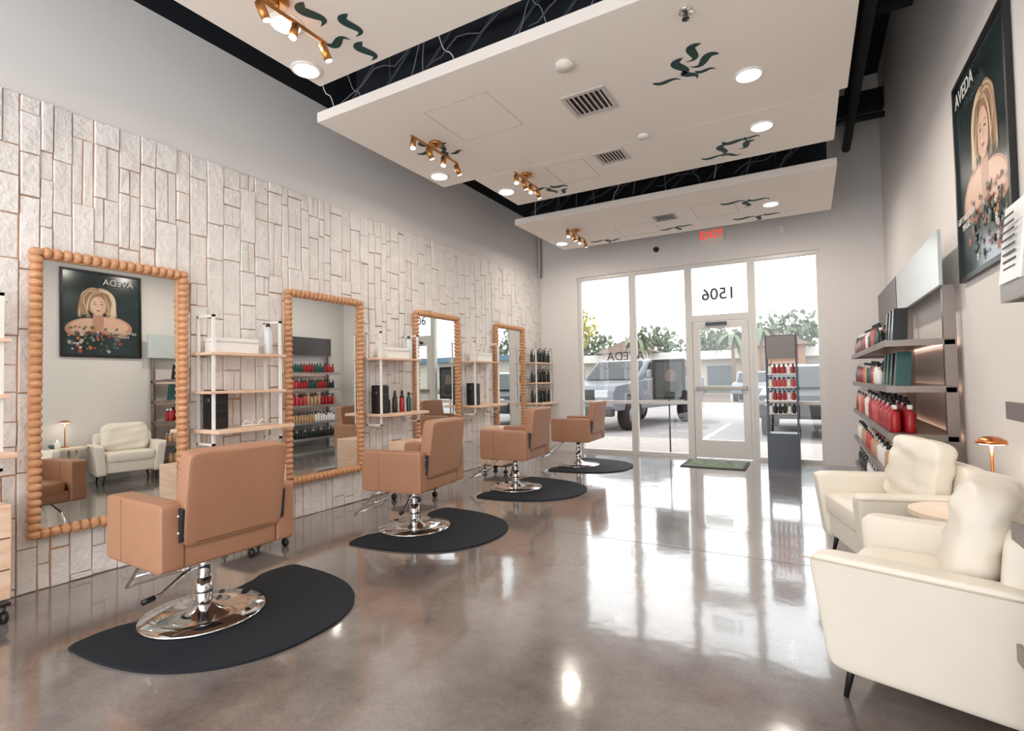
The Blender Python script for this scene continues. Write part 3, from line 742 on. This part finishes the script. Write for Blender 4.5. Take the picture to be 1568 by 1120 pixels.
def tree(name,x,y,h,r,m,seed=1,trunk=.15):
    rnd=random.Random(seed); b=MB(); Mt=mat('bark',(90,76,66),.95)
    b.cyl((0,0,-.12),(0,0,h*.6),trunk,Mt,trunk*.6,n=10)
    for k in range(5):
        a=rnd.uniform(0,6.28); b.cyl((0,0,h*.4),(r*.6*math.cos(a),r*.6*math.sin(a),h*.75),trunk*.4,Mt,trunk*.15,n=6)
    t=bmesh.new()
    for k in range(700):
        a=rnd.uniform(0,6.28); p=rnd.uniform(-1,1); q=r*rnd.uniform(.3,1)
        c=Vector((q*math.cos(a)*math.sqrt(1-p*p),q*math.sin(a)*math.sqrt(1-p*p),h*.72+q*p*.75))
        s=r*rnd.uniform(.05,.11); E=Euler((rnd.uniform(0,6),rnd.uniform(0,6),rnd.uniform(0,6))).to_matrix()
        t.faces.new([t.verts.new(c+E@Vector(v)*s) for v in ((-1,-.5,0),(.2,-.8,.1),(1,0,.2),(.1,.8,-.1))])
    b.add(t,m); b.done(name,(x,y,0))
Mlf=mat('foliage_green',(106,118,96),.9,vary=.3,vscale=2); Mly=mat('foliage_yellow',(172,162,96),.9,vary=.3,vscale=2)
tree('street_tree',-3.3,17.5,4.3,1.1,Mly,3,.07)
k=0
for (x,y,h,r) in ((-38,68,7,4),(-30,70,7.5,4.5),(-22,68,7,4),(-14,70,7.5,4),(-6,68,7,4),(2,70,8,4.5),(9,68,8.5,5),(16,70,9.5,5.5),(24,68,9,5),(-46,68,7,4.5),(33,70,9,5)):
    k+=1; tree('background_tree' if k==1 else 'background_tree.%03d'%(k-1),x,y,h,r,Mlf,k+5,.3)
def palm(name,x,y,h):
    b=MB(); b.cyl((0,0,-.12),(0,0,h),.16,mat('palm_bark',(120,102,86),.95),.11,n=10)
    for k in range(16):
        a=k*.3927*1.7
        t=bmesh.new(); prev=None
        for q in range(7):
            s=q/6; rr=1.5*s; z=h+.6*s-1.5*s*s*(1+.3*(k%3)); wd=.2*math.sin(math.pi*min(1,s*.9+.08))
            c=Vector((rr*math.cos(a),rr*math.sin(a),z)); n=Vector((-math.sin(a),math.cos(a),-.2))*wd
            cur=(t.verts.new(c+n),t.verts.new(c-n))
            if prev: t.faces.new((prev[0],cur[0],cur[1],prev[1]))
            prev=cur
        b.add(t,Mlf)
    b.done(name,(x,y,0))
palm('palm_tree',-1.0,45,4.6); palm('palm_tree.001',1.0,46,5.0); palm('palm_tree.002',-9,46,4.8)
b=MB(); b.box((-60,48,-.12),(60,49.2,.5),Mlf,.2,3); b.done('hedge_row')

# ---------------------------------------------------------------- world + camera
w=bpy.data.worlds.new('World'); scn.world=w; w.use_nodes=True; nt=w.node_tree; bg=nt.nodes['Background']
tc=nt.nodes.new('ShaderNodeTexCoord'); n=nt.nodes.new('ShaderNodeTexNoise'); n.inputs['Scale'].default_value=2.2; n.inputs['Detail'].default_value=5
nt.links.new(tc.outputs['Generated'],n.inputs['Vector'])
r=nt.nodes.new('ShaderNodeValToRGB'); r.color_ramp.elements[0].color=(.86,.90,.93,1); r.color_ramp.elements[1].color=(1,1,1,1)
r.color_ramp.elements[0].position=.35; r.color_ramp.elements[1].position=.65
nt.links.new(n.outputs['Fac'],r.inputs['Fac']); nt.links.new(r.outputs['Color'],bg.inputs['Color']); bg.inputs['Strength'].default_value=3.0

cx,cz,f,yaw,pi_,ro=4.210,1.249,814.5,.517,.029,-.018
fw=Vector((-math.sin(yaw)*math.cos(pi_),math.cos(yaw)*math.cos(pi_),math.sin(pi_)))
r_=Vector((math.cos(yaw),math.sin(yaw),0)); u_=r_.cross(fw)
r2=r_*math.cos(ro)+u_*math.sin(ro); u2=-r_*math.sin(ro)+u_*math.cos(ro)
cam=bpy.data.cameras.new('Camera'); cam.sensor_width=36; cam.lens=f/1600*36; cam.clip_start=.05; cam.clip_end=400
co=bpy.data.objects.new('Camera',cam); scn.collection.objects.link(co)
m=Matrix((r2,u2,-fw)).transposed().to_4x4(); m.translation=Vector((cx,0,cz)); co.matrix_world=m
scn.camera=co
